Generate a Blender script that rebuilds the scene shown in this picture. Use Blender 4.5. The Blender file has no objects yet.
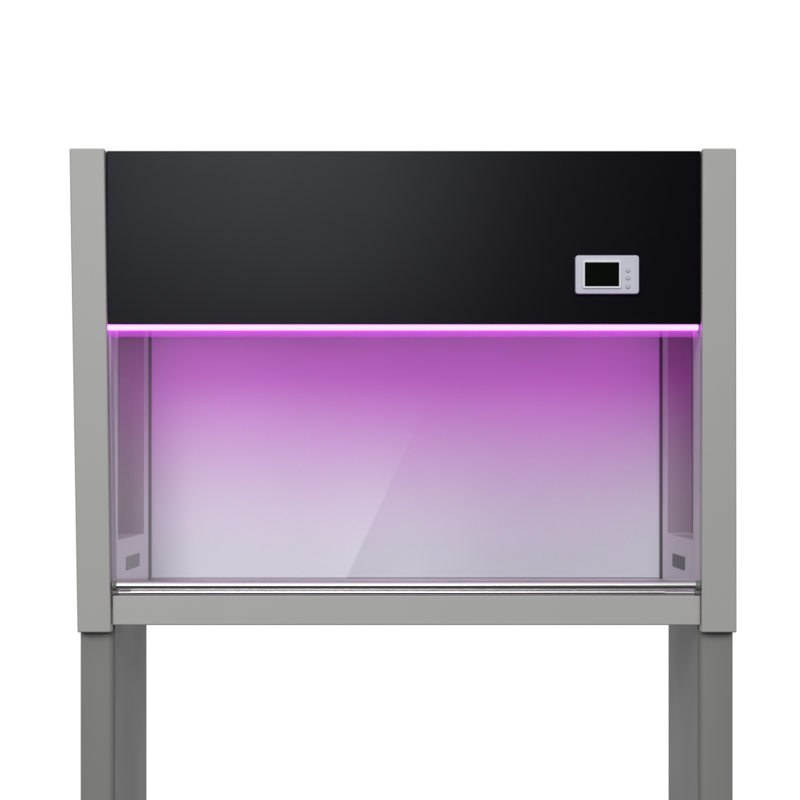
import bpy, bmesh, math, random
from mathutils import Vector, Matrix
S = bpy.context.scene
COL = S.collection
R = math.radians
D = 3.72            # camera to the front plane (y = 0)
EYE = 1.03          # camera height
PX = 0.002          # metres per photograph pixel on the front plane
def X(px): return (px - 405.5) * PX
def Z(py): return EYE + (470 - py) * PX

# ------------------------------------------------------------------ camera
cd = bpy.data.cameras.new("camera"); cam = bpy.data.objects.new("camera", cd); COL.objects.link(cam)
cam.location = (0, -D, EYE); cam.rotation_euler = (R(90), 0, 0)
cd.sensor_width = 36; cd.lens = 36 * D / (800 * PX)
cd.shift_x = -5.5 / 800; cd.shift_y = 70 / 800
cd.clip_start = .05; cd.clip_end = 200
S.camera = cam
S.render.resolution_x = S.render.resolution_y = 1024
S.view_settings.view_transform = 'Standard'; S.view_settings.look = 'None'
S.view_settings.exposure = 0; S.view_settings.gamma = 1

# ------------------------------------------------------------------ studio: white behind, dim in front
w = bpy.data.worlds.new("World"); S.world = w; w.use_nodes = True
nt = w.node_tree; N = nt.nodes; L = nt.links
bg = N['Background']
tc = N.new('ShaderNodeTexCoord'); sp = N.new('ShaderNodeSeparateXYZ'); L.new(tc.outputs['Generated'], sp.inputs[0])
cr = N.new('ShaderNodeValToRGB')
mr = N.new('ShaderNodeMapRange'); mr.inputs[1].default_value = -1; mr.inputs[2].default_value = 1
L.new(sp.outputs['Y'], mr.inputs[0]); L.new(mr.outputs[0], cr.inputs[0])
e = cr.color_ramp.elements
e[0].position = .80; e[0].color = (.035, .035, .04, 1)
e[1].position = .925; e[1].color = (1, 1, 1, 1)
# overhead brightness added to the world, for highlights along the rails
up = N.new('ShaderNodeMapRange'); up.interpolation_type = 'SMOOTHSTEP'; up.inputs[1].default_value = .40; up.inputs[2].default_value = .75
up.inputs[3].default_value = 0; up.inputs[4].default_value = .6
L.new(sp.outputs['Z'], up.inputs[0])
mxw = N.new('ShaderNodeMix'); mxw.data_type = 'RGBA'; mxw.blend_type = 'LIGHTEN'; mxw.inputs[0].default_value = 1
L.new(cr.outputs[0], mxw.inputs[6]); L.new(up.outputs[0], mxw.inputs[7]); L.new(mxw.outputs[2], bg.inputs[0]); bg.inputs[1].default_value = 1.02

def area(name, loc, target, sx, sy, power, col=(1, 1, 1), roll=0, spread=180):
    l = bpy.data.lights.new(name, 'AREA'); l.shape = 'RECTANGLE'; l.size = sx; l.size_y = sy
    l.energy = power; l.color = col; l.spread = R(spread)
    o = bpy.data.objects.new(name, l); COL.objects.link(o); o.location = loc
    q = (Vector(target) - Vector(loc)).to_track_quat('-Z', 'Y')
    o.rotation_euler = (q.to_matrix() @ Matrix.Rotation(R(roll), 3, 'Z')).to_euler()
    return o
# overhead key softbox, a little to the right
area('key_softbox', (-1.0, -10, EYE + 3.75), (0, .3, EYE), 2.6, 4.9, 540, (1, .995, .975))
for s in (-1, 1): area('added_side_fill', (s * 5, -5.6, EYE + 3.0), (0, .2, EYE - .2), 1.6, 2.4, 100, (1, .995, .975))  # unseen pair of fills, added to brighten the inner side walls
# tilted softbox behind the camera: its slanted edge shows in the glass
ex = math.hypot(67, 145); k = 1 + 5.0 / D
p1 = Vector((X(348) * k, 0, (470 - 575) * PX * k)); dr = Vector((67, 0, 145)) / ex; nl = Vector((-145, 0, 67)) / ex
W_, H_ = 2.1, 2.9
c_ = p1 + dr * .95 + nl * (W_ / 2)
sb = area('tilted_softbox', (c_.x, -5.0, EYE + c_.z), (c_.x, 0, EYE + c_.z), W_, H_, 38, (.97, .98, 1))
sb.rotation_euler = (Matrix.Rotation(math.atan2(67, 145), 3, 'Y') @ Matrix.Rotation(R(90), 3, 'X')).to_euler()

# its output fades towards the top of the box
sb.data.use_nodes = True
n = sb.data.node_tree.nodes; l = sb.data.node_tree.links
em = n['Emission']; ge = n.new('ShaderNodeNewGeometry'); sx = n.new('ShaderNodeSeparateXYZ'); l.new(ge.outputs['Parametric'], sx.inputs[0])
fm = n.new('ShaderNodeMapRange'); fm.interpolation_type = 'SMOOTHSTEP'
fm.inputs[1].default_value = .12; fm.inputs[2].default_value = .54; fm.inputs[3].default_value = 1; fm.inputs[4].default_value = .015
l.new(sx.outputs['Y'], fm.inputs[0]); l.new(fm.outputs[0], em.inputs['Strength'])

# ------------------------------------------------------------------ materials
def mat(name, col, rough=.5, metal=0, spec=.5, emit=None, es=0, noise=.0, nscale=6, bump=0, bscale=400, stretch=None, coat=0):
    m = bpy.data.materials.new(name); m.use_nodes = True
    n = m.node_tree.nodes; l = m.node_tree.links; b = n['Principled BSDF']
    b.inputs['Base Color'].default_value = (*col, 1); b.inputs['Roughness'].default_value = rough
    b.inputs['Metallic'].default_value = metal; b.inputs['Specular IOR Level'].default_value = spec
    b.inputs['Coat Weight'].default_value = coat
    if emit: b.inputs['Emission Color'].default_value = (*emit, 1); b.inputs['Emission Strength'].default_value = es
    t = n.new('ShaderNodeTexCoord'); mp = n.new('ShaderNodeMapping'); l.new(t.outputs['Object'], mp.inputs[0])
    if stretch: mp.inputs['Scale'].default_value = stretch
    if noise:
        z = n.new('ShaderNodeTexNoise'); z.inputs['Scale'].default_value = nscale; z.inputs['Detail'].default_value = 5
        l.new(mp.outputs[0], z.inputs['Vector'])
        r = n.new('ShaderNodeMapRange'); r.inputs[3].default_value = 1 - noise; r.inputs[4].default_value = 1 + noise
        l.new(z.outputs[0], r.inputs[0])
        v = n.new('ShaderNodeVectorMath'); v.operation = 'SCALE'; v.inputs[0].default_value = col
        l.new(r.outputs[0], v.inputs['Scale']); l.new(v.outputs[0], b.inputs['Base Color'])
        q = n.new('ShaderNodeMapRange'); q.inputs[3].default_value = rough * .85; q.inputs[4].default_value = min(1, rough * 1.15)
        l.new(z.outputs[0], q.inputs[0]); l.new(q.outputs[0], b.inputs['Roughness'])
    if bump:
        z = n.new('ShaderNodeTexNoise'); z.inputs['Scale'].default_value = bscale; z.inputs['Detail'].default_value = 2
        l.new(mp.outputs[0], z.inputs['Vector'])
        u = n.new('ShaderNodeBump'); u.inputs['Strength'].default_value = bump; u.inputs['Distance'].default_value = .0004
        l.new(z.outputs[0], u.inputs['Height']); l.new(u.outputs[0], b.inputs['Normal'])
    return m
M = dict(
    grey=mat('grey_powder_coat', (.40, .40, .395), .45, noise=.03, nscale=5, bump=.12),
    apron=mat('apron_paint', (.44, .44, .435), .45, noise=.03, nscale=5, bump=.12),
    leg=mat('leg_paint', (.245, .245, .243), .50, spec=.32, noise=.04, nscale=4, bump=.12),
    white=mat('white_enamel', (.69, .745, .765), .38, noise=.015, nscale=3),
    inner=mat('side_enamel', (.84, .835, .84), .42, noise=.015, nscale=4),
    black=mat('black_gloss_panel', (.0022, .0022, .0035), .24, spec=.08, noise=.06, nscale=3),
    dark=mat('dark_gap', (.03, .03, .032), .6),
    steel=mat('brushed_steel', (.62, .62, .62), .5, metal=1),
    chrome=mat('polished_steel', (.80, .80, .79), .28, metal=1),
    plastic=mat('pale_plastic', (.57, .58, .68), .35),
    button=mat('button_plastic', (.50, .51, .60), .35),
    screen=mat('dark_screen', (.003, .004, .003), .12, spec=.1),
    rim=mat('bezel_plastic', (.78, .79, .86), .3),
    shade=mat('recess_shade_tint', (.38, .34, .38), .6, spec=.15),  # shade and purple glow of the recess put into its colour
    back=mat('rear_sheet', (.20, .19, .20), .5),
    plate=mat('dark_grey_plate', (.15, .15, .15), .5),
    lens=mat('strip_lens', (.1, .05, .1), .4, emit=(1.0, .22, 1.15), es=3.1),
    filt=mat('filter_mesh', (.55, .55, .57), .6),
)
g = bpy.data.materials.new('sash_glass'); g.use_nodes = True; n = g.node_tree.nodes; l = g.node_tree.links
n.remove(n['Principled BSDF'])
tr = n.new('ShaderNodeBsdfTransparent'); tr.inputs[0].default_value = (.985, .99, .99, 1)
gl = n.new('ShaderNodeBsdfGlossy'); gl.inputs['Roughness'].default_value = .015
fr = n.new('ShaderNodeFresnel'); fr.inputs[0].default_value = 1.5
geo = n.new('ShaderNodeNewGeometry'); mn = n.new('ShaderNodeMath'); mn.operation = 'SUBTRACT'; mn.inputs[0].default_value = 1
mm = n.new('ShaderNodeMath'); mm.operation = 'MULTIPLY'
mx = n.new('ShaderNodeMixShader')
l.new(geo.outputs['Backfacing'], mn.inputs[1]); l.new(fr.outputs[0], mm.inputs[0]); l.new(mn.outputs[0], mm.inputs[1])
m2 = n.new('ShaderNodeMath'); m2.operation = 'MULTIPLY'; m2.inputs[1].default_value = 1.9; l.new(mm.outputs[0], m2.inputs[0])
l.new(m2.outputs[0], mx.inputs[0]); l.new(tr.outputs[0], mx.inputs[1]); l.new(gl.outputs[0], mx.inputs[2])
l.new(mx.outputs[0], n['Material Output'].inputs[0]); M['glass'] = g

f = bpy.data.materials.new('bloom_tint'); f.use_nodes = True; n = f.node_tree.nodes; l = f.node_tree.links
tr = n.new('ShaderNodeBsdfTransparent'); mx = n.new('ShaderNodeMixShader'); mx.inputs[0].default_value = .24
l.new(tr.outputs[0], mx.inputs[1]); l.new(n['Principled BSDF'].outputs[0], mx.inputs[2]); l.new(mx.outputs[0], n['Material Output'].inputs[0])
n['Principled BSDF'].inputs['Base Color'].default_value = (.75, .12, .85, 1); n['Principled BSDF'].inputs['Roughness'].default_value = .6  # purple base colour imitates the strip's bloom
M['bloom'] = f

M['black'].node_tree.nodes['Principled BSDF'].inputs['Specular Tint'].default_value = (.86, .88, 1, 1)   # cool tint of the lacquer

# ------------------------------------------------------------------ mesh helpers
def obj(name, bm, m, parent=None, bevel=0, seg=3, smooth=True, label=None):
    bmesh.ops.recalc_face_normals(bm, faces=bm.faces)
    me = bpy.data.meshes.new(name); bm.to_mesh(me); bm.free()
    me.materials.append(M[m])
    o = bpy.data.objects.new(name, me); COL.objects.link(o); o.parent = parent
    if bevel:
        b = o.modifiers.new('bevel', 'BEVEL'); b.width = bevel; b.segments = seg; b.limit_method = 'ANGLE'; b.angle_limit = R(35)
        b.harden_normals = True
    if smooth:
        for p in me.polygons: p.use_smooth = True
        if not bevel:
            me.set_sharp_from_angle(angle=R(40))
    if label: o['label'] = label
    return o
def hexa(bm, c):        # eight corners: bottom ring then top ring
    v = [bm.verts.new(p) for p in c]
    for f in ((0, 1, 2, 3), (7, 6, 5, 4), (0, 4, 5, 1), (1, 5, 6, 2), (2, 6, 7, 3), (3, 7, 4, 0)): bm.faces.new([v[i] for i in f])
def box(bm, x0, x1, y0, y1, z0, z1):
    hexa(bm, [(x0, y0, z0), (x1, y0, z0), (x1, y1, z0), (x0, y1, z0), (x0, y0, z1), (x1, y0, z1), (x1, y1, z1), (x0, y1, z1)])
def BX(*a): b = bmesh.new(); box(b, *a); return b
def rod(bm, p, q, r, seg=32, rings=None):
    p, q = Vector(p), Vector(q); d = (q - p).normalized(); a = d.orthogonal().normalized(); b = d.cross(a)
    prof = rings or [(0, r), (1, r)]
    rr = []
    for t, rad in prof:
        c = p.lerp(q, t); rr.append([bm.verts.new(c + (a * math.cos(2 * math.pi * i / seg) + b * math.sin(2 * math.pi * i / seg)) * rad) for i in range(seg)])
    for u, v in zip(rr, rr[1:]):
        for i in range(seg): bm.faces.new((u[i], u[(i + 1) % seg], v[(i + 1) % seg], v[i]))
    bm.faces.new(rr[0][::-1]); bm.faces.new(rr[-1])
def rrect(w, h, r, n=6):
    o = []
    for cx, cz, a0 in ((w / 2 - r, h / 2 - r, 0), (-w / 2 + r, h / 2 - r, 90), (-w / 2 + r, -h / 2 + r, 180), (w / 2 - r, -h / 2 + r, 270)):
        for i in range(n + 1):
            a = R(a0 + 90 * i / n); o.append((cx + r * math.cos(a), cz + r * math.sin(a)))
    return o
def plate(bm, cx, cz, y0, y1, w, h, r):          # rounded plate, y0 front
    pts = rrect(w, h, r); f = [bm.verts.new((cx + x, y0, cz + z)) for x, z in pts]; b = [bm.verts.new((cx + x, y1, cz + z)) for x, z in pts]
    bm.faces.new(f); bm.faces.new(b[::-1]); n = len(pts)
    for i in range(n): bm.faces.new((f[i], b[i], b[(i + 1) % n], f[(i + 1) % n]))
def ring(bm, cx, cz, y0, y1, w, h, r, t):        # raised rounded frame
    A = rrect(w, h, r); B = rrect(w - 2 * t, h - 2 * t, max(r - t, .0004)); n = len(A)
    vs = [[bm.verts.new((cx + x, y, cz + z)) for x, z in P] for P, y in ((A, y1), (A, y0), (B, y0), (B, y1))]
    for u, v in ((0, 1), (1, 2), (2, 3), (3, 0)):
        for i in range(n): bm.faces.new((vs[u][i], vs[u][(i + 1) % n], vs[v][(i + 1) % n], vs[v][i]))

# ------------------------------------------------------------------ the clean bench
root = bpy.data.objects.new('clean_bench', None); COL.objects.link(root); root.location = (0, 0, 0)
root.empty_display_size = .2
root['label'] = 'grey laminar flow clean bench with black header panel and purple light strip on grey legs'
root['category'] = 'clean bench'
WALL = 296.5 * PX
ZT, ZB = Z(149.5), Z(632)
ZF = .779                      # work surface
YR = .572                      # rear end of the side walls
def dep(half): return D * (WALL / PX / half - 1)

for s in (-1, 1):
    # front post, slightly wider set at the top on the left as in the photograph
    if s < 0: o_t, i_t, o_b, i_b = X(70.5), X(105.5), X(78.5), X(112)
    else:     o_t, i_t, o_b, i_b = X(735), X(701.5), X(735.5), X(700.5)
    bm = bmesh.new(); y0, y1 = -.014, .016
    hexa(bm, [(o_b, y0, ZB), (i_b, y0, ZB), (i_b, y1, ZB), (o_b, y1, ZB), (o_t, y0, ZT), (i_t, y0, ZT), (i_t, y1, ZT), (o_t, y1, ZT)])
    obj('front_post', bm, 'grey', root, .003)
    # side wall with the deep window recess
    bm = bmesh.new()
    xi = s * WALL; xr = s * (WALL + .056); xo = s * (WALL + .060)
    f0, f1 = .016, YR
    a0, a1 = dep(287.5), dep(261.5)
    zb, zt = .742, ZT - .003
    r0, r1 = EYE - 70 * PX * (D + a0) / D, Z(200)
    def q(*p): bm.faces.new([bm.verts.new(c) for c in p])
    q((xi, f0, zb), (xi, f1, zb), (xi, f1, r0), (xi, a1, r0), (xi, a0, r0), (xi, f0, r0))
    q((xi, f0, r1), (xi, a0, r1), (xi, a1, r1), (xi, f1, r1), (xi, f1, zt), (xi, f0, zt))
    q((xi, f0, r0), (xi, a0, r0), (xi, a0, r1), (xi, f0, r1))
    q((xi, a1, r0), (xi, f1, r0), (xi, f1, r1), (xi, a1, r1))
    q((xi, a0, r0), (xi, a1, r0), (xr, a1, r0), (xr, a0, r0)); q((xi, a0, r1), (xi, a1, r1), (xr, a1, r1), (xr, a0, r1))
    q((xi, a0, r0), (xi, a0, r1), (xr, a0, r1), (xr, a0, r0)); q((xi, a1, r0), (xi, a1, r1), (xr, a1, r1), (xr, a1, r0))
    q((xr, a0, r0), (xr, a1, r0), (xr, a1, r1), (xr, a0, r1))
    q((xo, f0, zb), (xo, f1, zb), (xo, f1, zt), (xo, f0, zt))
    for u in (f0, f1): q((xi, u, zb), (xo, u, zb), (xo, u, zt), (xi, u, zt)) if u == f0 else q((xi, u, zb), (xo, u, zb), (xo, u, zt), (xi, u, zt), (xi, u, r1), (xi, u, r0))
    q((xi, f0, zb), (xi, f1, zb), (xo, f1, zb), (xo, f0, zb)); q((xi, f0, zt), (xi, f1, zt), (xo, f1, zt), (xo, f0, zt))
    bmesh.ops.remove_doubles(bm, verts=bm.verts, dist=1e-5)
    sw = obj('side_wall', bm, 'inner', root, .0022)
    sw.data.materials.append(M['shade'])
    for p in sw.data.polygons:        # recess faces in the painted shade tone, all but the pale sill
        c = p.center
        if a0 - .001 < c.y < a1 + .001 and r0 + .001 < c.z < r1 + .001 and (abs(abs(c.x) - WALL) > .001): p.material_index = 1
    # grey outer cover of the side
    obj('side_cover', BX(min(xo + s * .001, xo + s * .005), max(xo + s * .001, xo + s * .005), .0165, .66, zb - .02, zt), 'grey', root, .0015)
    # dark plate low on the wall
    pa, pb = (dep(279.5), dep(266.5)) if s < 0 else (dep(267.5), dep(279.5))
    pa, pb = min(pa, pb), max(pa, pb)
    bm = BX(min(xi, xi - s * .0015), max(xi, xi - s * .0015), pa, pb, .8165, .8455)
    obj('outlet_plate', bm, 'plate', sw, .0006)
    # end fitting of the rails
    bm = bmesh.new(); xe = X(112.5) if s < 0 else X(700)
    rod(bm, (xe, -.002, Z(585.3)), (xe - s * .010, -.002, Z(585.3)), .0095, rings=[(0, .0095), (.8, .0095), (1, .0085)])
    rod(bm, (xe, -.001, Z(592.6)), (xe - s * .012, -.001, Z(592.6)), .0052)
    obj('rail_socket', bm, 'plate', root)
    # legs
    bm = bmesh.new()
    if s < 0: lo, li = X(79.3), X(113.5)
    else:     lo, li = X(734), X(699.5)
    lw = li - lo
    x0, x1 = min(lo, li), max(lo, li)
    # folded-sheet leg, closed, rounded inner front corner
    rr = .014; pts = []
    cx = li - math.copysign(rr, lw); cy = .012 + rr
    n_ = 8
    arc = [(cx + math.copysign(rr * math.sin(R(90 * i / n_)), lw), cy - rr * math.cos(R(90 * i / n_))) for i in range(n_ + 1)]
    yb = .012 + (.478 if s < 0 else .40)
    yb = D * ((li / PX) / (-(405.5 - 146.5) if s < 0 else (668.5 - 405.5))) - D
    r2 = .004
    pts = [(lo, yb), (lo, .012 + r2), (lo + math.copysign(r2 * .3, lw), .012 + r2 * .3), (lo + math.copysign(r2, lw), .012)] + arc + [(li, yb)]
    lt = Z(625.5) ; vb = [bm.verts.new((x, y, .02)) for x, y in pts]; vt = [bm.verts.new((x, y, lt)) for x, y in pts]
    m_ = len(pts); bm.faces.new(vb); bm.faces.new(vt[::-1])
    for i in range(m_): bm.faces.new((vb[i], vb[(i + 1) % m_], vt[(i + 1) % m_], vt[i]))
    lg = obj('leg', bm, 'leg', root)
    for yy in (.05, yb - .05):
        b2 = bmesh.new(); cxm = (x0 + x1) / 2
        rod(b2, (cxm, yy, 0), (cxm, yy, .020), .024, 24)
        obj('foot', b2, 'dark', lg, .002)

# header, strip
obj('header_panel', BX(X(106.6), X(700.6), 0, .026, Z(324), Z(150.8)), 'black', root, .0018)
obj('light_strip', BX(X(107.6), X(698.4), -.005, .012, Z(330.2), Z(324.8)), 'lens', root, .0028, 4)
obj('strip_bloom_lip', BX(X(107.8), X(698.2), .0035, .0065, Z(337), Z(330.5)), 'bloom', root, .0008)  # added lip, stands in for the glow just below the strip
# top cover, filter ceiling, back
obj('top_cover', BX(-WALL - .06, WALL + .06, .027, .66, ZT - .0028, ZT + .0005 - .001), 'grey', root, .001)
obj('filter_ceiling', BX(-WALL + .001, WALL - .001, .034, .598, Z(262), Z(258)), 'filt', root, .001)
obj('back_panel', BX(-.5905, .5905, .600, .606, .7794, Z(262) + .02), 'white', root, .002)
obj('rear_casing', BX(-WALL - .06, WALL + .06, .618, .660, .742, ZT - .0032), 'back', root, .001)
obj('work_surface', BX(-WALL + .0005, WALL - .0005, .0165, .616, ZF - .03, ZF), 'steel', root, .003)
obj('front_apron', BX(X(112.6), X(700.2), -.004, .016, Z(625), Z(595.6)), 'apron', root, .0025)
# rails
bm = bmesh.new(); rod(bm, (X(115.5), -.002, Z(585.3)), (X(696), -.002, Z(585.3)), .0086, 40)
obj('guard_rail', bm, 'chrome', root)
bm = bmesh.new(); rod(bm, (X(131), -.001, Z(592.4)), (X(664.5), -.001, Z(592.4)), .0047, 32)
lr = obj('lower_rail', bm, 'chrome', root)
for a, b in ((116, 131), (664.5, 697)):
    bm = bmesh.new(); rod(bm, (X(a), -.001, Z(592.6)), (X(b), -.001, Z(592.6)), .0034, 24)
    obj('rail_end', bm, 'steel', lr)
# sash
gs = obj('glass_sash', BX(-WALL + .002, WALL - .002, .0285, .0325, Z(579.5), Z(300)), 'glass', root, 0, smooth=False)

# control unit
cx, cz = X(606.6), Z(275.2)
bm = bmesh.new(); plate(bm, cx, cz, -.013, 0, .127, .077, .006)
cp = obj('control_unit', bm, 'plastic', root, .0022, 3)
bm = bmesh.new(); ring(bm, X(601.2), cz, -.0165, -.0125, .0765, .0560, .003, .0042)
obj('screen_frame', bm, 'rim', cp, .0010, 2)
bm = bmesh.new(); plate(bm, X(601.2), cz, -.0140, -.0126, .0680, .0475, .001)
obj('screen', bm, 'screen', cp)
for i, py in enumerate((270.8, 278.3, 287)):
    bm = bmesh.new(); rod(bm, (X(627), -.0125, Z(py)), (X(627), -.0160, Z(py)), .0046, 28, rings=[(0, .0046), (.7, .0046), (1, .0036)])
    obj('button', bm, 'button', cp)
# narrow groove right of the buttons
bm = BX(X(635.2), X(635.6), -.0135, -.0126, cz - .034, cz + .034); obj('cover_line', bm, 'button', cp)

# light of the strip thrown back on the rear wall (by added area lights hidden behind the header)
lp = area('hidden_purple_fill', (0, .050, Z(312)), (0, .60, 1.346 - .55 * math.tan(R(19))), 1.17, .012, .72, (.92, .055, .89), spread=70)
for s in (-1, 1): area('hidden_purple_fill_end', (s * .555, .050, Z(312)), (s * .60, .60, 1.346 - .55 * math.tan(R(19))), .07, .012, .06, (.92, .055, .89), spread=70)  # added short fills that even out the purple near the sides
area('hidden_purple_fill_wide', (0, .055, Z(314)), (0, .35, Z(314) - .30), 1.17, .012, .08, (.92, .055, .95), spread=180)  # added unseen fill, tints the upper side walls purple
S.render.engine = 'CYCLES'
